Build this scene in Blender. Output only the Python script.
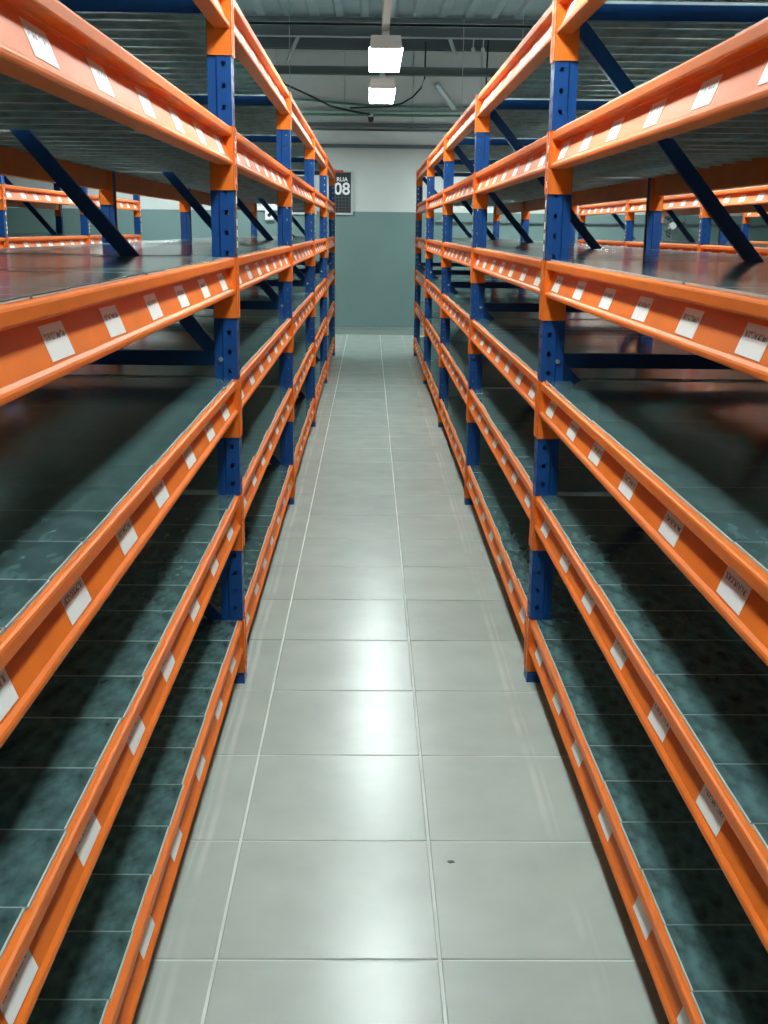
import bpy, bmesh, math, random
from mathutils import Vector, Matrix
random.seed(8)
for o in list(bpy.data.objects): bpy.data.objects.remove(o, do_unlink=True)
SC = bpy.context.scene
COL = SC.collection
V = Vector

# ---------------------------------------------------------------- camera
EYE = V((0.0, 0.0, 1.5797))
PITCH, YAW, ROLL, FPX = 0.2475, 0.0151, 0.011, 1118.36
cam = bpy.data.cameras.new('camera')
cam.sensor_fit = 'VERTICAL'
cam.sensor_height = 24.0
cam.lens = FPX / 1024 * 24.0
cam.clip_start, cam.clip_end = 0.02, 100
co = bpy.data.objects.new('camera', cam)
COL.objects.link(co)
fw0 = V((math.sin(YAW), math.cos(YAW), 0)); rt = V((math.cos(YAW), -math.sin(YAW), 0)); up = V((0, 0, 1))
fwd = math.cos(PITCH) * fw0 - math.sin(PITCH) * up
uu = math.sin(PITCH) * fw0 + math.cos(PITCH) * up
cr = math.cos(ROLL) * rt + math.sin(ROLL) * uu
cu = -math.sin(ROLL) * rt + math.cos(ROLL) * uu
co.matrix_world = Matrix(((cr.x, cu.x, -fwd.x, EYE.x), (cr.y, cu.y, -fwd.y, EYE.y), (cr.z, cu.z, -fwd.z, EYE.z), (0, 0, 0, 1)))
SC.camera = co

# ---------------------------------------------------------------- world, exposure
w = bpy.data.worlds.new('world'); SC.world = w; w.use_nodes = True
w.node_tree.nodes['Background'].inputs[0].default_value = (0.55, 0.75, 0.8, 1)
w.node_tree.nodes['Background'].inputs[1].default_value = 0.02
vs = SC.view_settings
vs.view_transform = 'Standard'; vs.look = 'None'; vs.exposure = 0.22; vs.gamma = 1.0; vs.use_curve_mapping = False
LAMP_STRENGTH = 42.0
LAMP_COLOR = (0.89, 1.0, 0.985)

# ---------------------------------------------------------------- helpers
class MB:
    """collects vertices and faces, then builds one mesh"""
    def __init__(s): s.v = []; s.f = []; s.m = []
    def quad(s, a, b, c, d, mi=0):
        n = len(s.v); s.v += [a, b, c, d]; s.f.append((n, n+1, n+2, n+3)); s.m.append(mi)
    def box(s, x0, x1, y0, y1, z0, z1, mi=0, skip=''):
        n = len(s.v)
        s.v += [(x0,y0,z0),(x1,y0,z0),(x1,y1,z0),(x0,y1,z0),(x0,y0,z1),(x1,y0,z1),(x1,y1,z1),(x0,y1,z1)]
        F = {'b':(0,3,2,1),'t':(4,5,6,7),'f':(0,1,5,4),'k':(2,3,7,6),'l':(3,0,4,7),'r':(1,2,6,5)}
        for k, q in F.items():
            if k in skip: continue
            s.f.append(tuple(n+i for i in q)); s.m.append(mi)
    def prism_y(s, prof, y0, y1, mi=0, caps=True):
        """profile [(x,z)] counter-clockwise seen from -y, swept along y"""
        n = len(s.v); k = len(prof)
        s.v += [(x, y0, z) for x, z in prof] + [(x, y1, z) for x, z in prof]
        for i in range(k):
            j = (i+1) % k
            s.f.append((n+i, n+j, n+k+j, n+k+i)); s.m.append(mi)
        if caps:
            s.f.append(tuple(n+i for i in reversed(range(k)))); s.m.append(mi)
            s.f.append(tuple(n+k+i for i in range(k))); s.m.append(mi)
    def tube(s, pts, r, n=8, mi=0):
        pts = [V(p) for p in pts]; rings = []
        for i, p in enumerate(pts):
            t = (pts[min(i+1, len(pts)-1)] - pts[max(i-1, 0)]).normalized()
            a = V((0,0,1)) if abs(t.z) < .9 else V((1,0,0))
            u = t.cross(a).normalized(); q = t.cross(u).normalized()
            b = len(s.v); rings.append(b)
            for k in range(n):
                an = 2*math.pi*k/n
                s.v.append(tuple(p + r*(math.cos(an)*u + math.sin(an)*q)))
        for a, b in zip(rings, rings[1:]):
            for k in range(n):
                j = (k+1) % n
                s.f.append((a+k, a+j, b+j, b+k)); s.m.append(mi)
        s.f.append(tuple(rings[0]+k for k in reversed(range(n)))); s.m.append(mi)
        s.f.append(tuple(rings[-1]+k for k in range(n))); s.m.append(mi)
    def add(s, other, M, mi=None):
        n = len(s.v)
        s.v += [tuple(M @ V(p)) for p in other.v]
        s.f += [tuple(n+i for i in f) for f in other.f]
        s.m += other.m
    def mesh(s, name, mats, recalc=False):
        me = bpy.data.meshes.new(name)
        me.from_pydata(s.v, [], s.f)
        for m in (mats if isinstance(mats, (list, tuple)) else [mats]): me.materials.append(m)
        me.polygons.foreach_set('material_index', s.m)
        me.update()
        if recalc:
            bm = bmesh.new(); bm.from_mesh(me); bmesh.ops.recalc_face_normals(bm, faces=bm.faces); bm.to_mesh(me); bm.free()
        return me

def link(name, data, parent=None, loc=(0,0,0), rot=(0,0,0)):
    o = bpy.data.objects.new(name, data); COL.objects.link(o)
    o.location = loc; o.rotation_euler = rot
    if parent: o.parent = parent
    return o
def tag(o, label, cat, group=None):
    o['label'] = label; o['category'] = cat
    if group: o['group'] = group
    return o
def struct(o, label, cat):
    o['kind'] = 'structure'; o['label'] = label; o['category'] = cat
    return o

def mat(name, col, rough=.5, metal=0.0, spec=.5, noise=None, bump=None, emit=None):
    m = bpy.data.materials.new(name); m.use_nodes = True
    nt = m.node_tree; b = nt.nodes['Principled BSDF']
    b.inputs['Base Color'].default_value = (*col, 1)
    b.inputs['Roughness'].default_value = rough
    b.inputs['Metallic'].default_value = metal
    b.inputs['Specular IOR Level'].default_value = spec
    tc = nt.nodes.new('ShaderNodeTexCoord')
    def nz(scale, detail, stretch=(1,1,1), coord='Object'):
        mp = nt.nodes.new('ShaderNodeMapping'); mp.inputs['Scale'].default_value = stretch
        nt.links.new(tc.outputs[coord], mp.inputs[0])
        n = nt.nodes.new('ShaderNodeTexNoise'); n.inputs['Scale'].default_value = scale; n.inputs['Detail'].default_value = detail
        nt.links.new(mp.outputs[0], n.inputs['Vector'])
        return n
    if noise:
        sc, amt, stretch = noise
        n = nz(sc, 6, stretch)
        r = nt.nodes.new('ShaderNodeMapRange'); r.inputs[1].default_value = .3; r.inputs[2].default_value = .7
        r.inputs[3].default_value = 1-amt; r.inputs[4].default_value = 1+amt
        nt.links.new(n.outputs[0], r.inputs[0])
        mx = nt.nodes.new('ShaderNodeVectorMath'); mx.operation = 'SCALE'
        mx.inputs[0].default_value = col
        nt.links.new(r.outputs[0], mx.inputs['Scale'])
        nt.links.new(mx.outputs[0], b.inputs['Base Color'])
    if bump:
        sc, st, stretch = bump
        n = nz(sc, 4, stretch)
        bp = nt.nodes.new('ShaderNodeBump'); bp.inputs['Strength'].default_value = st; bp.inputs['Distance'].default_value = .002
        nt.links.new(n.outputs[0], bp.inputs['Height']); nt.links.new(bp.outputs[0], b.inputs['Normal'])
    if emit:
        b.inputs['Emission Color'].default_value = (*emit[0], 1); b.inputs['Emission Strength'].default_value = emit[1]
    return m

M_ORANGE = mat('orange_enamel', (0.83, 0.185, 0.02), .45, spec=.24, noise=(9, .06, (1,1,1)))
M_BLUE = mat('blue_enamel', (0.003, 0.058, 0.24), .42, spec=.4, noise=(12, .08, (1,1,1)))
M_NAVY = mat('navy_enamel', (0.004, 0.06, 0.22), .4, noise=(12, .08, (1,1,1)))
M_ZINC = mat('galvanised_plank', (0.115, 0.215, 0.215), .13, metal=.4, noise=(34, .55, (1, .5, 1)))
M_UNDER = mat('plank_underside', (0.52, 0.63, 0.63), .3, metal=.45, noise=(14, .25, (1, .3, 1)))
M_EDGE = mat('bare_sheet_edge', (0.62, 0.68, 0.66), .45, metal=.2)
M_JOINT = mat('worn_lit_sheet_fold', (0.34, 0.44, 0.44), .4, metal=.3)  # worn fold, also paled to paint in the light its chamfer catches
M_BOLT = mat('zinc_bolt', (0.7, 0.72, 0.72), .3, metal=.9)
M_HOUSE = mat('lamp_housing', (0.82, 0.87, 0.87), .45)
M_DIFF = mat('lamp_diffuser', (0.9, 0.9, 0.9), .5, emit=(LAMP_COLOR, LAMP_STRENGTH))
M_ROOF = mat('roof_sheet', (0.44, 0.54, 0.575), .5, metal=.2, noise=(2, .08, (1,1,1)))
M_STEEL = mat('painted_steel', (0.5, 0.58, 0.59), .5)
M_DARKSTEEL = mat('dark_steel', (0.1, 0.135, 0.15), .5)
M_WEB = mat('purlin_web_shaded', (0.14, 0.19, 0.21), .5)  # web colour darkened to paint in the shade under the roof
M_TRAY = mat('tray_steel', (0.16, 0.2, 0.2), .5, metal=.3)
M_GREEN = mat('green_conduit', (0.09, 0.24, 0.19), .45)
M_PALEG = mat('pale_green_pipe', (0.33, 0.46, 0.41), .45)
M_CABLE = mat('black_cable', (0.012, 0.016, 0.018), .5)
M_WHITE = mat('white_plastic', (0.75, 0.78, 0.77), .45)
M_BLACK = mat('black_plastic', (0.015, 0.018, 0.02), .4)
M_BOARD = mat('sign_board', (0.018, 0.022, 0.026), .4)
M_GRID = mat('sign_grid', (0.11, 0.125, 0.13), .5)
M_RED = mat('sign_red', (0.6, 0.03, 0.05), .5)
M_FRAME = mat('sign_frame', (0.45, 0.52, 0.51), .45)
M_TEXT = mat('sign_text', (0.85, 0.87, 0.87), .5)
M_PANEL = mat('wall_panel_grey', (0.68, 0.72, 0.71), .5, noise=(1.3, .07, (1,1,1)))
M_BASE = mat('baseboard', (0.28, 0.35, 0.33), .5)
M_STRIP = mat('strip_plastic', (0.16, 0.19, 0.2), .25)

def wall_mat():
    m = mat('two_tone_wall', (.5,.5,.5), .55)
    nt = m.node_tree; b = nt.nodes['Principled BSDF']
    g = nt.nodes.new('ShaderNodeNewGeometry'); sp = nt.nodes.new('ShaderNodeSeparateXYZ'); nt.links.new(g.outputs['Position'], sp.inputs[0])
    gt = nt.nodes.new('ShaderNodeMath'); gt.operation = 'GREATER_THAN'; gt.inputs[1].default_value = 1.835
    nt.links.new(sp.outputs['Z'], gt.inputs[0])
    n = nt.nodes.new('ShaderNodeTexNoise'); n.inputs['Scale'].default_value = .9; n.inputs['Detail'].default_value = 5
    nt.links.new(g.outputs['Position'], n.inputs['Vector'])
    mx = nt.nodes.new('ShaderNodeMix'); mx.data_type = 'RGBA'
    mx.inputs[6].default_value = (0.145, 0.235, 0.23, 1); mx.inputs[7].default_value = (0.56, 0.6, 0.58, 1)
    nt.links.new(gt.outputs[0], mx.inputs[0])
    r = nt.nodes.new('ShaderNodeMapRange'); r.inputs[1].default_value = .3; r.inputs[2].default_value = .7; r.inputs[3].default_value = .93; r.inputs[4].default_value = 1.07
    nt.links.new(n.outputs[0], r.inputs[0])
    s = nt.nodes.new('ShaderNodeVectorMath'); s.operation = 'SCALE'
    nt.links.new(mx.outputs[2], s.inputs[0]); nt.links.new(r.outputs[0], s.inputs['Scale'])
    nt.links.new(s.outputs[0], b.inputs['Base Color'])
    return m
M_WALL = wall_mat()

def tile_mat():
    m = mat('floor_tile', (.5,.55,.52), .3, spec=.5)
    nt = m.node_tree; b = nt.nodes['Principled BSDF']; L = nt.links
    g = nt.nodes.new('ShaderNodeNewGeometry')
    sp = nt.nodes.new('ShaderNodeSeparateXYZ'); L.new(g.outputs['Position'], sp.inputs[0])
    oi = nt.nodes.new('ShaderNodeObjectInfo')
    n = nt.nodes.new('ShaderNodeTexNoise'); n.inputs['Scale'].default_value = 5; n.inputs['Detail'].default_value = 7
    L.new(g.outputs['Position'], n.inputs['Vector'])
    r = nt.nodes.new('ShaderNodeMapRange'); r.inputs[1].default_value = .3; r.inputs[2].default_value = .7; r.inputs[3].default_value = .93; r.inputs[4].default_value = 1.06
    L.new(n.outputs[0], r.inputs[0])
    tone = nt.nodes.new('ShaderNodeMapRange'); tone.inputs[3].default_value = .96; tone.inputs[4].default_value = 1.04
    L.new(oi.outputs['Random'], tone.inputs[0])
    k = nt.nodes.new('ShaderNodeMath'); k.operation = 'MULTIPLY'; L.new(r.outputs[0], k.inputs[0]); L.new(tone.outputs[0], k.inputs[1])
    s = nt.nodes.new('ShaderNodeVectorMath'); s.operation = 'SCALE'; s.inputs[0].default_value = (0.46, 0.525, 0.48)
    L.new(k.outputs[0], s.inputs['Scale'])
    # pale trolley scuffs running along the aisle beside both racks
    n2 = nt.nodes.new('ShaderNodeTexNoise'); n2.inputs['Scale'].default_value = 1.6; n2.inputs['Detail'].default_value = 3
    L.new(g.outputs['Position'], n2.inputs['Vector'])
    wob = nt.nodes.new('ShaderNodeMath'); wob.operation = 'MULTIPLY_ADD'; wob.inputs[1].default_value = .03
    L.new(n2.outputs[0], wob.inputs[0]); L.new(sp.outputs['X'], wob.inputs[2])
    acc = None
    for x0, wd, st in ((-.418+.015, .012, .55), (-.445+.015, .006, .4), (.50+.015, .013, .55), (.525+.015, .007, .4)):
        d = nt.nodes.new('ShaderNodeMath'); d.operation = 'SUBTRACT'; d.inputs[1].default_value = x0; L.new(wob.outputs[0], d.inputs[0])
        a = nt.nodes.new('ShaderNodeMath'); a.operation = 'ABSOLUTE'; L.new(d.outputs[0], a.inputs[0])
        mr = nt.nodes.new('ShaderNodeMapRange'); mr.inputs[1].default_value = wd; mr.inputs[2].default_value = wd*.3
        mr.inputs[3].default_value = 0; mr.inputs[4].default_value = st; L.new(a.outputs[0], mr.inputs[0])
        if acc is None: acc = mr
        else:
            ad = nt.nodes.new('ShaderNodeMath'); ad.operation = 'MAXIMUM'; L.new(acc.outputs[0], ad.inputs[0]); L.new(mr.outputs[0], ad.inputs[1]); acc = ad
    n3 = nt.nodes.new('ShaderNodeTexNoise'); n3.inputs['Scale'].default_value = 3.0; n3.inputs['Detail'].default_value = 6
    L.new(g.outputs['Position'], n3.inputs['Vector'])
    fade = nt.nodes.new('ShaderNodeMapRange'); fade.inputs[1].default_value = .35; fade.inputs[2].default_value = .6; L.new(n3.outputs[0], fade.inputs[0])
    ml = nt.nodes.new('ShaderNodeMath'); ml.operation = 'MULTIPLY'; L.new(acc.outputs[0], ml.inputs[0]); L.new(fade.outputs[0], ml.inputs[1])
    mx = nt.nodes.new('ShaderNodeMix'); mx.data_type = 'RGBA'; mx.inputs[7].default_value = (.66, .71, .66, 1)
    L.new(ml.outputs[0], mx.inputs[0]); L.new(s.outputs[0], mx.inputs[6])
    L.new(mx.outputs[2], b.inputs['Base Color'])
    rr = nt.nodes.new('ShaderNodeMapRange'); rr.inputs[1].default_value = .3; rr.inputs[2].default_value = .7; rr.inputs[3].default_value = .24; rr.inputs[4].default_value = .268
    L.new(n3.outputs[0], rr.inputs[0]); L.new(rr.outputs[0], b.inputs['Roughness'])
    return m
M_TILE = tile_mat()
M_GROUT = mat('grout', (0.66, 0.72, 0.67), .6, noise=(4, .12, (1,1,1)))

def label_mat():
    m = mat('paper_label', (.9,.92,.91), .45)
    nt = m.node_tree; b = nt.nodes['Principled BSDF']; L = nt.links
    tc = nt.nodes.new('ShaderNodeTexCoord'); sp = nt.nodes.new('ShaderNodeSeparateXYZ'); L.new(tc.outputs['Object'], sp.inputs[0])
    oi = nt.nodes.new('ShaderNodeObjectInfo')
    # a printed line of characters: dark strokes along y inside a band of z
    off = nt.nodes.new('ShaderNodeMath'); off.operation = 'MULTIPLY_ADD'; off.inputs[1].default_value = 40
    L.new(oi.outputs['Random'], off.inputs[0]); L.new(sp.outputs['Y'], off.inputs[2])
    cx = nt.nodes.new('ShaderNodeCombineXYZ'); L.new(off.outputs[0], cx.inputs[0])
    zz = nt.nodes.new('ShaderNodeMath'); zz.operation = 'MULTIPLY'; zz.inputs[1].default_value = .35; L.new(sp.outputs['Z'], zz.inputs[0]); L.new(zz.outputs[0], cx.inputs[1])
    n = nt.nodes.new('ShaderNodeTexNoise'); n.inputs['Scale'].default_value = 260; n.inputs['Detail'].default_value = 0; L.new(cx.outputs[0], n.inputs['Vector'])
    st = nt.nodes.new('ShaderNodeMapRange'); st.inputs[1].default_value = .47; st.inputs[2].default_value = .53; L.new(n.outputs[0], st.inputs[0])
    def band(src, c, h):
        d = nt.nodes.new('ShaderNodeMath'); d.operation = 'SUBTRACT'; d.inputs[1].default_value = c; L.new(src, d.inputs[0])
        a = nt.nodes.new('ShaderNodeMath'); a.operation = 'ABSOLUTE'; L.new(d.outputs[0], a.inputs[0])
        c2 = nt.nodes.new('ShaderNodeMath'); c2.operation = 'LESS_THAN'; c2.inputs[1].default_value = h; L.new(a.outputs[0], c2.inputs[0]); return c2
    b1 = band(sp.outputs['Z'], .0085, .0052); b2 = band(sp.outputs['Y'], 0, .052)
    p = nt.nodes.new('ShaderNodeMath'); p.operation = 'MULTIPLY'; L.new(b1.outputs[0], p.inputs[0]); L.new(b2.outputs[0], p.inputs[1])
    q = nt.nodes.new('ShaderNodeMath'); q.operation = 'MULTIPLY'; L.new(p.outputs[0], q.inputs[0]); L.new(st.outputs[0], q.inputs[1])
    mx = nt.nodes.new('ShaderNodeMix'); mx.data_type = 'RGBA'; mx.inputs[6].default_value = (.88, .91, .9, 1); mx.inputs[7].default_value = (.16, .17, .18, 1)
    L.new(q.outputs[0], mx.inputs[0]); L.new(mx.outputs[2], b.inputs['Base Color'])
    return m
M_LABEL = label_mat()

# ---------------------------------------------------------------- the room
XW0, XW1, YW0, YW1, ZC = -9.0, 9.0, -4.0, 17.45, 4.5
b = MB(); b.box(XW0, XW1, YW0, YW1, -.1, -.003)
floor = struct(link('floor', b.mesh('floor', M_GROUT)), 'pale grey tiled floor with light grout running down the aisle', 'floor')
T = .5; GAP = .0075; XL0 = -.3315; YR0 = 2.1746
def tile_mb():
    t = MB(); h = (T-GAP)/2; c = .0025
    t.v += [(-h,-h,-.004),(h,-h,-.004),(h,h,-.004),(-h,h,-.004),(-h,-h,-.0015),(h,-h,-.0015),(h,h,-.0015),(-h,h,-.0015),(-h+c,-h+c,0),(h-c,-h+c,0),(h-c,h-c,0),(-h+c,h-c,0)]
    for a in (0, 4):
        for i in range(4):
            j = (i+1) % 4; t.f.append((a+i, a+j, a+4+j, a+4+i)); t.m.append(0)
    t.f.append((8, 9, 10, 11)); t.m.append(0)
    return t
TMB = tile_mb(); TME = TMB.mesh('floor_tile', M_TILE)
rest = MB()
tilt = {}
ix0 = int((XW0 - XL0) / T); iy0 = int((YW0 - YR0) / T)
for ix in range(ix0, 19):
    for iy in range(iy0, 32):
        cx, cy = XL0 + T*(ix+.5), YR0 + T*(iy+.5)
        if cx+T/2 > XW1 or cy-T/2 > YW1-.02 or cx-T/2 < XW0 or cy-T/2 < YW0: continue
        near = ix in (-1, 0, 1) and -2 <= iy <= 22
        rx, ry = random.gauss(0, .0011), random.gauss(0, .0011)
        if ix == 1: ry += .003
        if near:
            link('tile', TME, floor, (cx, cy, 0), (rx, ry, 0))
        else:
            k = min(1, (YW1-.002-(cy-T/2))/T)
            rest.add(TMB, Matrix.Translation((cx, cy-T/2*(1-k), 0)) @ Matrix.Diagonal((1, k, 1, 1)))
o = link('tile_field', rest.mesh('tile_field', M_TILE), floor); o['kind'] = 'stuff'
# a chipped spot on one tile
b = MB()
prof = [(.010*math.cos(a)*random.uniform(.6, 1.2), .008*math.sin(a)*random.uniform(.6, 1.2)) for a in [i*math.pi/5 for i in range(10)]]
n0 = len(prof); b.v = [(x, y, .0002) for x, y in prof] + [(x*.7, y*.7, .0012) for x, y in prof]
b.f = [(i, (i+1) % n0, n0+(i+1) % n0, n0+i) for i in range(n0)] + [tuple(range(n0, 2*n0))]; b.m = [0]*(n0+1)
tag(link('dirt_fleck', b.mesh('dirt_fleck', mat('dirt', (.12, .13, .12), .7)), None, (.222, 2.573, .0004)), 'small dark fleck of dirt lying on the pale floor tile', 'dirt')

def wall(name, x0, x1, y0, y1, label, z1=ZC+.1):
    b = MB(); b.box(x0, x1, y0, y1, -.1, z1)
    return struct(link(name, b.mesh(name, M_WALL)), label, 'wall')
wb = wall('wall_back', XW0-.2, XW1+.2, YW1, YW1+.2, 'end wall painted grey green below and off white above')
wall('wall_left', XW0-.2, XW0, YW0, YW1, 'left side wall in two-tone paint')
wall('wall_right', XW1, XW1+.2, YW0, YW1, 'right side wall in two-tone paint')
wall('wall_front', XW0-.2, XW1+.2, YW0-.2, YW0, 'wall behind the camera in two-tone paint')
b = MB(); b.box(XW0, XW1, YW1-.015, YW1, -.003, .115); b.box(XW0, XW1, YW1-.022, YW1, .09, .115)
struct(link('baseboard_back', b.mesh('baseboard_back', M_BASE)), 'low grey skirting along the foot of the end wall', 'baseboard')
# upper cladding panels above the painted wall
for i in range(-8, 9):
    x0 = -.38 + i*1.0
    if x0 < XW0 or x0+1 > XW1: continue
    b = MB(); b.box(x0+.006, x0+.994, YW1-.05, YW1, 3.1, 4.1)
    b.box(x0+.03, x0+.97, YW1-.056, YW1-.05, 3.13, 4.07)
    link('wall_panel', b.mesh('wall_panel', M_PANEL), wb)
def bar(name, x0, x1, y0, y1, z0, z1, m, parent): 
    b = MB(); b.box(x0, x1, y0, y1, z0, z1); return link(name, b.mesh(name, m), parent)
bar('ledge', XW0, XW1, YW1-.06, YW1, 2.80, 2.985, M_PANEL, wb)
bar('ledge_rail', XW0, XW1, YW1-.085, YW1-.02, 2.748, 2.795, M_DARKSTEEL, wb)
bar('ledge_rail', XW0, XW1, YW1-.1, YW1-.02, 3.045, 3.095, M_DARKSTEEL, wb)
bar('ledge_rail', XW0, XW1, YW1-.09, YW1-.02, 2.985, 3.012, M_DARKSTEEL, wb)
bar('eave_shade_bar', XW0, XW1, YW1-.12, YW1, 4.11, 4.42, M_DARKSTEEL, wb)  # dark bar standing in for the shaded gap above the wall top

# roof: trapezoidal sheet with ribs running along the aisle
b = MB(); x = XW0; per = .36
prof = []
while x < XW1:
    prof += [(x, ZC), (x+.2, ZC), (x+.235, ZC-.045), (x+.325, ZC-.045)]
    x += per
for (xa, za), (xb_, zb) in zip(prof, prof[1:]):
    b.quad((xa, YW0, za), (xb_, YW0, zb), (xb_, YW1, zb), (xa, YW1, za))
b.box(XW0, XW1, YW0, YW1, ZC+.005, ZC+.1)
ceil = struct(link('ceiling', b.mesh('ceiling', M_ROOF)), 'ribbed grey metal roof sheeting over the aisle', 'ceiling')
for yy, zz in ((-2.0, 4.2), (1.2, 4.2), (4.4, 4.2), (7.6, 4.2), (10.8, 4.2), (13.9, 4.2), (16.9, 4.19)):
    b = MB(); b.box(XW0, XW1, yy-.035, yy+.015, zz, zz+.018); b.box(XW0, XW1, yy-.004, yy+.004, zz+.018, 4.44, 1); b.box(XW0, XW1, yy-.035, yy+.015, 4.44, 4.452, 1)
    link('purlin', b.mesh('purlin', [M_STEEL, M_WEB]), ceil)
b = MB(); b.box(XW0, XW1, 15.68, 15.71, 4.15, 4.18); b.box(XW0, XW1, 15.68, 15.685, 4.15, 4.19)
link('tie_rail', b.mesh('tie_rail', M_STEEL), ceil)
def strut(p, q, r, label):
    b = MB(); b.tube([p, q], r, 6); tag(link('roof_strut', b.mesh('roof_strut', M_STEEL)), label, 'strut')
strut((-1.03, 16.92, 4.19), (-1.25, 17.36, 3.86), .03, 'grey strut slanting from the roof to the end wall, left of the lamps')
strut((1.11, 16.92, 4.2), (1.22, 17.3, 4.04), .03, 'short grey strut under the roof edge right of the lamps')
strut((.95, 17.2, 3.63), (1.23, 17.34, 3.30), .05, 'thick pale strut slanting down the cladding right of the lamps')

# cable tray with holes
b = MB(); y = 16.86; z0, z1 = 3.70, 3.81
b.box(XW0, XW1, y, y+.1, z0, z0+.006); b.box(XW0, XW1, y, y+.003, z0, z0+.02); b.box(XW0, XW1, y, y+.003, z1-.02, z1)
x = -4.0
while x < 4.0:
    b.box(x, x+.015, y, y+.003, z0+.02, z1-.02); x += .07
b.box(XW0, XW1, y+.097, y+.1, z0, z1)
tag(link('cable_tray', b.mesh('cable_tray', M_TRAY)), 'perforated dark cable tray spanning high across the aisle', 'cable tray')
def pipe(name, pts, r, m, label, cat):
    b = MB(); b.tube(pts, r, 8); return tag(link(name, b.mesh(name, m)), label, cat)
pipe('conduit', [(-6, 17.3, 3.245), (6, 17.3, 3.245)], .022, M_PALEG, 'pale green conduit running level across the end wall cladding', 'conduit')
pipe('conduit', [(-6, 17.33, 3.20), (6, 17.33, 3.205)], .017, M_GREEN, 'dark green pipe just under the pale conduit on the end wall', 'conduit')
pipe('conduit', [(-6, 17.32, 3.62), (-.9, 17.32, 3.40), (.1, 17.32, 3.325), (6, 17.32, 3.335)], .016, M_GREEN, 'thin green pipe sagging above the pale conduit on the end wall', 'conduit')
pipe('power_cable', [(-1.5, 17.0, 3.85), (-1.23, 17.03, 3.58), (-.95, 17.1, 3.47), (-.58, 17.22, 3.31), (-.25, 17.24, 3.24), (0, 17.24, 3.2)], .014, M_CABLE, 'black cable drooping left of the lamps down to the pale conduit', 'cable')
pipe('power_cable', [(.775, 16.98, 4.16), (.77, 17.0, 3.68), (.72, 17.05, 3.55), (.6, 17.1, 3.43), (.45, 17.15, 3.35), (.25, 17.2, 3.31), (-.3, 17.25, 3.29)], .012, M_CABLE, 'black cable curving down right of the lamps from the roof', 'cable')
pipe('power_cable', [(1.66, 16.92, 4.195), (1.66, 16.99, 4.12), (1.645, 17.0, 3.3)], .012, M_CABLE, 'black cable hanging straight down near the right rack end', 'cable')
# dark dome sensor hanging under the conduit
t = tag(link('ceiling_camera', None, None, (.005, 17.27, 3.12)), 'small black dome camera with white base hanging under the pale conduit', 'camera')
b = MB(); b.tube([(0,0,.05), (0,0,.10)], .035, 12); link('mount', b.mesh('mount', M_WHITE), t)
bm = bmesh.new(); bmesh.ops.create_uvsphere(bm, u_segments=14, v_segments=8, radius=.042); me = bpy.data.meshes.new('dome'); bm.to_mesh(me); bm.free(); me.materials.append(M_BLACK)
link('dome', me, t, (0, 0, .02))
b = MB(); b.tube([(0,0,.052), (0,0,.036)], .048, 14); link('collar', b.mesh('collar', M_BLACK), t)
t = tag(link('spot_head', None, None, (1.59, 17.0, 4.07)), 'small white twin spotlight under the roof edge above the right rack', 'spotlight')
for dx in (-.14, 0):
    b = MB(); b.tube([(dx,-.05,-.02), (dx,.01,.01)], .028, 10); b.tube([(dx,.01,.01), (dx,-.075,.122)], .008, 6); link('lamp_head', b.mesh('lamp_head', M_WHITE), t)

# boards on the end wall
def text_mesh(s, size, m):
    c = bpy.data.curves.new('txt', 'FONT'); c.body = s; c.size = size; c.align_x = 'CENTER'; c.align_y = 'CENTER'; c.extrude = .002; c.offset = size*.02
    ob = bpy.data.objects.new('txt', c); COL.objects.link(ob)
    me = bpy.data.meshes.new_from_object(ob.evaluated_get(bpy.context.evaluated_depsgraph_get()))
    bpy.data.objects.remove(ob); me.materials.clear(); me.materials.append(m); return me
def board(x0, x1, z0, z1, label, fr=.03):
    t = tag(link('wall_sign', None, None, ((x0+x1)/2, YW1, z0)), label, 'sign')
    hw, h = (x1-x0)/2, z1-z0
    b = MB(); b.box(-hw, hw, -.02, 0, 0, h); link('board', b.mesh('board', M_BOARD), t)
    b = MB(); b.box(-hw-fr, hw+fr, -.03, 0, -fr, 0); b.box(-hw-fr, hw+fr, -.03, 0, h, h+fr*.6); b.box(-hw-fr, -hw, -.03, 0, 0, h); b.box(hw, hw+fr, -.03, 0, 0, h)
    link('frame', b.mesh('frame', M_FRAME), t)
    return t, hw, h
t, hw, h = board(-.55, -.285, 1.815, 2.40, 'black sign with white RUA 08 on the end wall')
link('lettering', text_mesh('RUA', .085, M_TEXT), t, (.0, -.022, h-.105), (math.pi/2, 0, 0))
link('numeral', text_mesh('08', .24, M_TEXT), t, (.0, -.022, h-.245), (math.pi/2, 0, 0))
b = MB(); b.box(-hw+.02, .02, -.034, -.031, h+.002, h+.03); link('red_tab', b.mesh('red_tab', M_RED), t)
b = MB()
for i in range(5): b.box(-hw+.03+i*(2*hw-.06)/4-.002, -hw+.03+i*(2*hw-.06)/4+.002, -.0225, -.02, .03, .27)
for i in range(6): b.box(-hw+.03, hw-.03, -.0225, -.02, .03+i*.048-.002, .03+i*.048+.002)
link('grid', b.mesh('grid', M_GRID), t)
t, hw, h = board(-1.20, -.83, 1.815, 2.40, 'black framed board with pale header beside the RUA 08 sign')
b = MB(); b.box(-hw, hw, -.023, -.02, h-.06, h); link('header', b.mesh('header', M_FRAME), t)
b = MB()
for i in range(6): b.box(-hw+.03, hw-.03, -.0225, -.02, .05+i*.07-.002, .05+i*.07+.002)
link('grid', b.mesh('grid', M_GRID), t)
t = tag(link('emergency_light', None, None, (-1.53, YW1, 1.72)), 'white emergency light box on the end wall behind the left rack', 'light')
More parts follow.
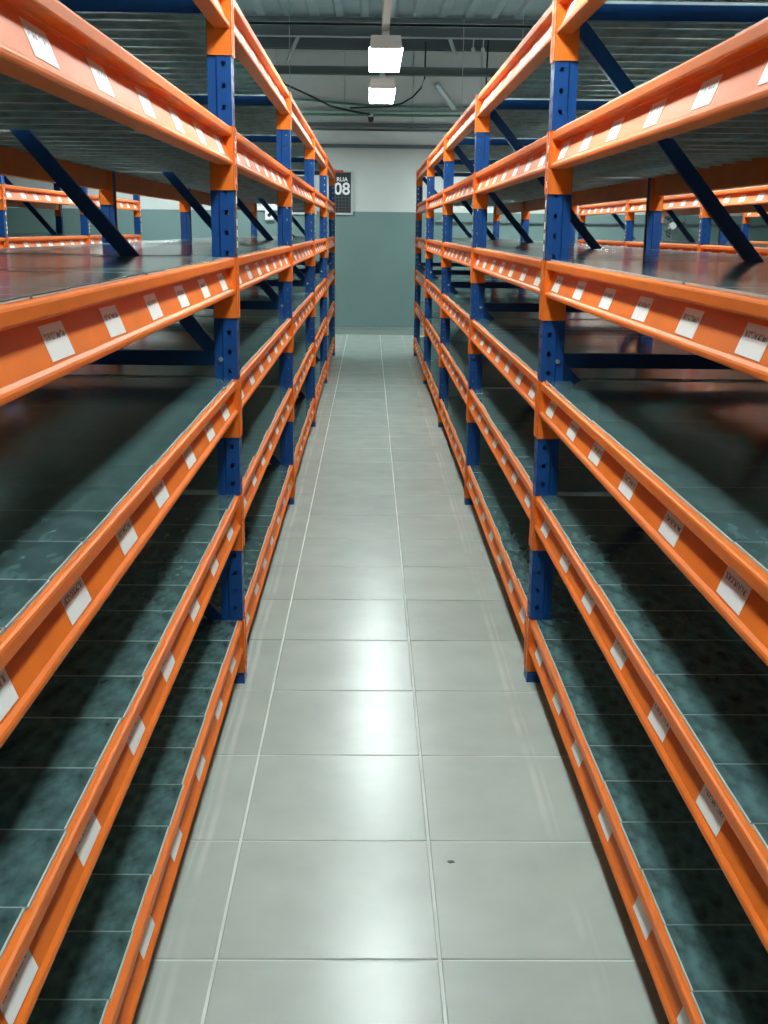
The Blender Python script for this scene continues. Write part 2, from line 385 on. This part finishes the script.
b = MB(); b.box(-.16, .16, -.05, 0, .12, .18); b.box(-.04, .08, -.07, 0, -.02, .13); link('case', b.mesh('case', M_WHITE), t)
b = MB(); b.tube([(.02,-.072,.05), (.02,-.06,.05)], .028, 12); link('lens', b.mesh('lens', M_BLACK), t)
t = tag(link('wall_fan', None, None, (4.55, YW1, 1.6)), 'dark wall fan with white hub on the end wall behind the right racks', 'fan')
b = MB(); b.box(-.03, .03, -.12, 0, .02, .09); b.tube([(0,-.2,.08), (0,-.1,.08)], .05, 12); link('hub', b.mesh('hub', M_WHITE), t)
b = MB()
for rr_ in (.1, .15, .2):
    b.tube([(rr_*math.cos(a), -.2, .08+rr_*math.sin(a)) for a in [i*math.pi/12 for i in range(25)]], .006, 5)
for i in range(12):
    a = i*math.pi/6; b.tube([(.05*math.cos(a), -.2, .08+.05*math.sin(a)), (.2*math.cos(a), -.2, .08+.2*math.sin(a))], .004, 4)
link('guard', b.mesh('guard', M_DARKSTEEL), t)
for i in range(3):
    a = i*2*math.pi/3; b = MB(); c, s_ = math.cos(a), math.sin(a)
    b.v = [(.03*c-.03*s_*0, -.165, .08+.03*s_), (.17*c-.06*s_, -.18, .08+.17*s_+.06*c), (.18*c, -.17, .08+.18*s_), (.12*c+.05*s_, -.15, .08+.12*s_-.05*c)]
    b.f = [(0, 1, 2, 3)]; b.m = [0]; link('blade', b.mesh('blade', M_BLACK), t)
pipe('wall_conduit', [(1.0, YW1-.03, 1.70), (8.5, YW1-.03, 1.70)], .02, M_DARKSTEEL, 'dark conduit along the painted end wall behind the right racks', 'conduit')

# ---------------------------------------------------------------- lamps
FX = .1; FZ = 2.75
def housing():
    b = MB(); L = .55
    prof = [(-.105, 0), (.105, 0), (.108, .02), (.098, .085), (-.098, .085), (-.108, .02)]
    b.prism_y([(x, z) for x, z in prof], -L, L); return b.mesh('housing', M_HOUSE)
HM = housing()
b = MB(); b.box(-.106, .106, -.545, .545, -.006, -.0005)
for s in (-1, 1): b.box(*sorted((s*.1085, s*.112)), -.545, .545, -.006, .009)
DM = b.mesh('diffuser', M_DIFF)
b = MB(); b.box(-.003, .003, -.54, .54, -.009, -.0062); RM = b.mesh('tube_divider', M_HOUSE)
b = MB(); b.box(-.025, .025, -.03, .03, .085, .13); CM = b.mesh('clip', M_HOUSE)
b = MB(); b.tube([(0, 0, 0), (0, 0, ZC-.046-FZ-.13)], .005, 6); RODM = b.mesh('hanger', M_STEEL)
def lamp(x, y, label, group=None, rz=0):
    t = tag(link('aisle_lamp', None, None, (x, y, FZ), (0, 0, rz)), label, 'lamp', group)
    link('housing', HM, t); link('diffuser', DM, t); link('tube_divider', RM, t)
    for s in (-.4, .4): link('clip', CM, t, (0, s, 0))
    if rz:
        for s in (-.4, .4): link('hanger', RODM, t, (0, s, .13))
lamp(FX, 8.55, 'nearer of the two lit box lamps hanging above the aisle')
lamp(FX, 10.75, 'farther of the two lit box lamps hanging above the aisle')
for y in (5.72, 3.0, .3): lamp(FX, y, 'lit box lamp overhead, outside the top of the view', 'lamps above the near aisle')
lamp(-1.5, 16.2, 'unseen box lamp added crosswise near the end wall behind the left rack', None, math.pi/2)  # crosswise lamps are unseen additions that brighten the end wall and floor
lamp(-3.3, 16.2, 'unseen box lamp added crosswise near the end wall at the far left aisle', None, math.pi/2)
lamp(3.4, 16.2, 'unseen box lamp added crosswise near the end wall at the far right aisle', None, math.pi/2)
lamp(1.65, 16.2, 'unseen box lamp added crosswise near the end wall behind the right rack', None, math.pi/2)
for x, nm in ((-2.18, 'left'), (2.13, 'right'), (4.19, 'far right')):
    for y in (3.0, 5.72, 8.55, 11.0, 13.4): lamp(x, y, 'unseen box lamp added above the next aisle beyond the %s rack' % nm, 'added lamps over the %s side aisle' % nm)  # unseen side-aisle lamps, added to raise floor and wall brightness
def track(x, label, y1):
    t = tag(link('lamp_track', None, None, (x, -1, FZ+.13)), label, 'track')
    b = MB(); b.box(-.022, .022, 0, y1+1, 0, .05); link('rail', b.mesh('rail', M_STEEL), t)
    for yy in (1.2, 4.4, 7.6, 10.8):
        b = MB(); b.tube([(0, yy+1, .05), (0, yy+1, 4.2-FZ-.13)], .005, 6); link('hanger', b.mesh('hanger', M_STEEL), t)
track(FX, 'grey ceiling rail carrying the lamps above the aisle', 11.6)
track(-2.18, 'grey ceiling rail carrying added lamps beyond the left rack', 14.2)
track(2.13, 'grey ceiling rail carrying added lamps beyond the right rack', 14.2)
track(4.19, 'grey ceiling rail carrying added lamps in the farthest right aisle', 14.2)

# ---------------------------------------------------------------- racks
DEPTH = 1.05; PW = .072; PD = .075; PITCHY = 2.68
TOPS = [.235, .688, 1.085, 1.484, 1.889, 2.294]
BL = PITCHY - PW; HB = BL/2
CONN = .193; PH = 2.302

def post_mesh():
    b = MB()
    def panel(fn, u0, u1, cols, pitch, hh, hw, zst):
        """sheet with punched holes: fn(u,z) gives the point"""
        us = [u0]
        for c in cols: us += [c-hw, c+hw]
        us.append(u1)
        zs = [0.0]; z = zst
        while z+hh < PH-.02: zs += [z, z+hh]; z += pitch
        zs.append(PH)
        for i in range(len(us)-1):
            if i % 2 == 0:
                b.quad(fn(us[i], 0), fn(us[i+1], 0), fn(us[i+1], PH), fn(us[i], PH)); continue
            for j in range(0, len(zs)-1, 2):
                b.quad(fn(us[i], zs[j]), fn(us[i+1], zs[j]), fn(us[i+1], zs[j+1]), fn(us[i], zs[j+1]))
    panel(lambda u, z: (0, u, z), 0, PW, [.024, .056], .05, .016, .005, .03)
    panel(lambda u, z: (u, 0, z), -.045, 0, [-.024], .064, .015, .006, .02)
    panel(lambda u, z: (u, PW, z), -.045, 0, [-.024], .064, .015, .006, .02)
    for y0, y1, y2 in ((0, .003, .024), (PW, PW-.003, PW-.024)):
        b.quad((-.045, y0, 0), (-.05, y1, 0), (-.05, y1, PH), (-.045, y0, PH))
        b.quad((-.05, y1, 0), (-PD, y1, 0), (-PD, y1, PH), (-.05, y1, PH))
        b.quad((-PD, y1, 0), (-PD, y2, 0), (-PD, y2, PH), (-PD, y1, PH))
    return b.mesh('upright_post', M_BLUE)
PM = post_mesh()
b = MB(); b.box(-.082, .003, -.003, PW+.003, .0002, .006); b.box(-.078, .0015, -.0015, PW+.0015, .006, .03); BPM = b.mesh('base_plate', M_NAVY)

BEAM = [(-.05, 0), (-.05, -.115), (-.004, -.115), (-.001, -.1135), (0, -.110), (0, -.105), (-.002, -.101), (-.008, -.096),
        (-.031, -.036), (-.031, -.031), (-.0285, -.029), (-.005, -.0275), (-.003, -.026), (-.002, -.023), (-.002, -.006), (-.0035, -.002), (-.008, 0)]
def beam_mb(e=.0045):
    b = MB(); b.prism_y(BEAM, -HB+e, HB-e); return b
def conn_mb(s):
    """end bracket: side plate on the post flank, lip over the aisle face, two hook tabs; s=+1 at the +y end"""
    b = MB(); y = s*HB
    a, c = sorted((y - s*.0045, y - s*.0003))
    b.box(-.073, .004, a, c, -CONN, .002)
    a, c = sorted((y - s*.0045, y + s*.028))
    b.box(.0008, .004, a, c, -CONN, .002)
    for zz in (-.05, -.10, -.15):
        a, c = sorted((y + s*.010, y + s*.020)); b.box(.004, .0055, a, c, zz-.012, zz)
    return b
B_ = beam_mb(); BM_D = B_.mesh('beam', M_ORANGE, True)
CMB = {s: conn_mb(s) for s in (1, -1)}
CME = {s: CMB[s].mesh('connector', M_ORANGE) for s in (1, -1)}
for s in (1, -1): B_.add(CMB[s], Matrix.Identity(4))
BM_S = B_.mesh('beam', M_ORANGE, True)
# paper label lying on the sloping face of the beam
TH = math.atan2(.023, .060)
b = MB(); b.box(-.0002, .0006, -.06, .06, -.0265, .0265); LME = b.mesh('price_label', M_LABEL)
LOFF = [1.10, .725, .35, -.03, -.405, -.775, -1.15]
LZ = -.067; LX = -.031 + .023*(-.036-LZ)/.060
def add_labels(beam, jitter=True):
    for y in LOFF:
        dy = random.uniform(-.015, .015); 
        o = link('price_label', LME, beam, (LX+.0006, y+dy, LZ), (random.uniform(-.015, .015), -TH, 0))

def plank_mb():
    b = MB(); x0, x1 = .016, DEPTH-.016; h = .0992
    # top sheet with rolled edges; bare metal along the edges
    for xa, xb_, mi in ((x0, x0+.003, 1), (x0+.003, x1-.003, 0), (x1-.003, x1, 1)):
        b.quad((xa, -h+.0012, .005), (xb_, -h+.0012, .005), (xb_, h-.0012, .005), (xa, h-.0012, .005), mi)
    for s in (-1, 1):
        q = [(x0, s*(h-.0012), .005), (x1, s*(h-.0012), .005), (x1, s*h, .003), (x0, s*h, .003)]
        b.quad(*(q if s > 0 else q[::-1]), 2)
    b.quad((x0, -h, .0003), (x0, h, .0003), (x0, h, .003), (x0, -h, .003), 1); b.quad((x0, -h, .003), (x0, h, .003), (x0, h-.002, .005), (x0, -h+.002, .005), 1)
    b.quad((x1, h, .0003), (x1, -h, .0003), (x1, -h, .003), (x1, h, .003), 1)
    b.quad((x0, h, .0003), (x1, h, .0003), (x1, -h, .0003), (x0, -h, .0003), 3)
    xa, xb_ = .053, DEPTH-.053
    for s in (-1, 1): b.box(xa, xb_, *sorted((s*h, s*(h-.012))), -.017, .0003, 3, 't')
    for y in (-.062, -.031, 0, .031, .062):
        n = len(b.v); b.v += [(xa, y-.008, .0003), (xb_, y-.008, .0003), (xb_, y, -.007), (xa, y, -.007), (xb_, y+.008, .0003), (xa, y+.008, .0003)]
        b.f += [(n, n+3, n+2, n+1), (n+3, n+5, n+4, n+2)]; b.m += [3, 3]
    return b
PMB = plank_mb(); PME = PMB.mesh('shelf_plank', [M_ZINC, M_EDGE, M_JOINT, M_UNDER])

def brace_mesh(p, q, wd, th):
    """flat channel from p to q in the frame plane (x-z), thickness th along y"""
    p, q = V(p), V(q); d = (q-p).normalized(); nrm = V((-d.z, 0, d.x))
    b = MB()
    def bx(t0, t1, y0, y1):
        c = [p+nrm*t0, q+nrm*t0, q+nrm*t1, p+nrm*t1]; n = len(b.v)
        b.v += [(k.x, y0, k.z) for k in c] + [(k.x, y1, k.z) for k in c]
        b.f += [(n,n+1,n+2,n+3), (n+7,n+6,n+5,n+4)] + [(n+i, n+4+i, n+4+(i+1) % 4, n+(i+1) % 4) for i in range(4)]; b.m += [0]*6
    bx(-wd/2, wd/2, -th/2, -th/2+.004); bx(-wd/2, -wd/2+.004, -th/2+.004, th/2); bx(wd/2-.004, wd/2, -th/2+.004, th/2)
    return b.mesh('brace', M_NAVY, True)
BZ = [.20, 1.155, 2.25]
xa, xb_ = .04, DEPTH-.04
HBM = brace_mesh((xa, 0, 0), (xb_, 0, 0), .048, .03)
DG = [brace_mesh((xa+.015, 0, BZ[i+1]-.012), (xb_-.025, 0, BZ[i]+.004), .046, .026) for i in (0, 1)]
b = MB(); b.tube([(0, -.006, 0), (0, .002, 0)], .008, 6); BOLT = b.mesh('bolt', M_BOLT)
def strip_mesh():
    b = MB(); b.box(.0005, .003, .028, .052, 0, .40)
    for z in (.03, .065, .10, .17, .23, .29, .34): b.box(.003, .0036, .030, .050, z, z+.022, 1)
    return b.mesh('location_strip', [M_STRIP, M_WHITE])
SM = strip_mesh()

def rack(x0, face, label, group, detail, y1=3.75):
    """shelving rack row from x0 to x0+DEPTH; face=+1: labels face +x, -1: labels face -x. detail 2 near, 1 beyond, 0 farthest"""
    ox, oy = x0 + DEPTH/2, 7.8
    UY = [y1 + PITCHY*k for k in range(-1, 5)]
    t = tag(link('shelving_rack', None, None, (ox, oy, 0)), label, 'rack', group)
    hx = DEPTH/2
    for k, y in enumerate(UY):
        for s in (1, -1):
            ro = 0 if s > 0 else math.pi
            loc = (s*hx, y-oy + (0 if s > 0 else PW), 0)
            p = link('upright_post', PM, t, loc, (0, 0, ro))
            link('base_plate', BPM, p)
            if s == face and detail:
                link('location_strip', SM, p, (.001, 0, 1.486))
        for i, z in enumerate(BZ):
            br = link('brace', HBM, t, (-hx, y-oy+.04, z))
            if detail == 2 and i < 2:
                for xx in (.055, DEPTH-.055): link('bolt', BOLT, br, (xx, -.036, 0))
        for d in DG: link('brace', d, t, (-hx, y-oy+.04, 0))
    for k in range(5):
        yc = UY[k] + PW + HB - oy
        for li, z in enumerate(TOPS):
            for s in (1, -1):
                bmn = link('beam', BM_D if (detail == 2 and s == face) else BM_S, t, (s*hx, yc, z), (0, 0, 0 if s > 0 else math.pi))
                if s == face:
                    if detail == 2:
                        for e in (1, -1): link('connector', CME[e], bmn)
                    if detail == 2 or (detail == 1 and 2 <= li <= 5) or (detail == 0 and li == 4): add_labels(bmn)
    rest = MB()
    for k in range(5):
        y0 = UY[k] + PW + .0025
        for li, z in enumerate(TOPS):
            for j in range(13):
                yc = y0 + .1 + .2*j - oy; a = random.gauss(0, .0035); dx = random.uniform(-.003, .003)
                if detail == 2 and k < 2:
                    link('shelf_plank', PME, t, (-hx+dx, yc, z+.0004), (a, 0, 0))
                else:
                    rest.add(PMB, Matrix.Translation((-hx+dx, yc, z+.0004)) @ Matrix.Rotation(a, 4, 'X'))
    o = link('far_planks', rest.mesh('far_planks', [M_ZINC, M_EDGE, M_JOINT, M_UNDER]), t); o['kind'] = 'stuff'
    return t
G = 'orange and blue shelving racks'
rack(-.437-DEPTH, 1, 'empty orange and blue shelving rack along the left side of the aisle', G, 2, 3.735)
rack(.580, -1, 'empty orange and blue shelving rack along the right side of the aisle', G, 2, 3.76)
rack(-2.87-DEPTH, 1, 'distant orange and blue rack seen through the left rack', G, 1)
rack(2.63, -1, 'distant orange and blue rack seen just behind the right rack', G, 1)
rack(4.70, -1, 'farthest orange and blue rack glimpsed at the right edge', G, 0)
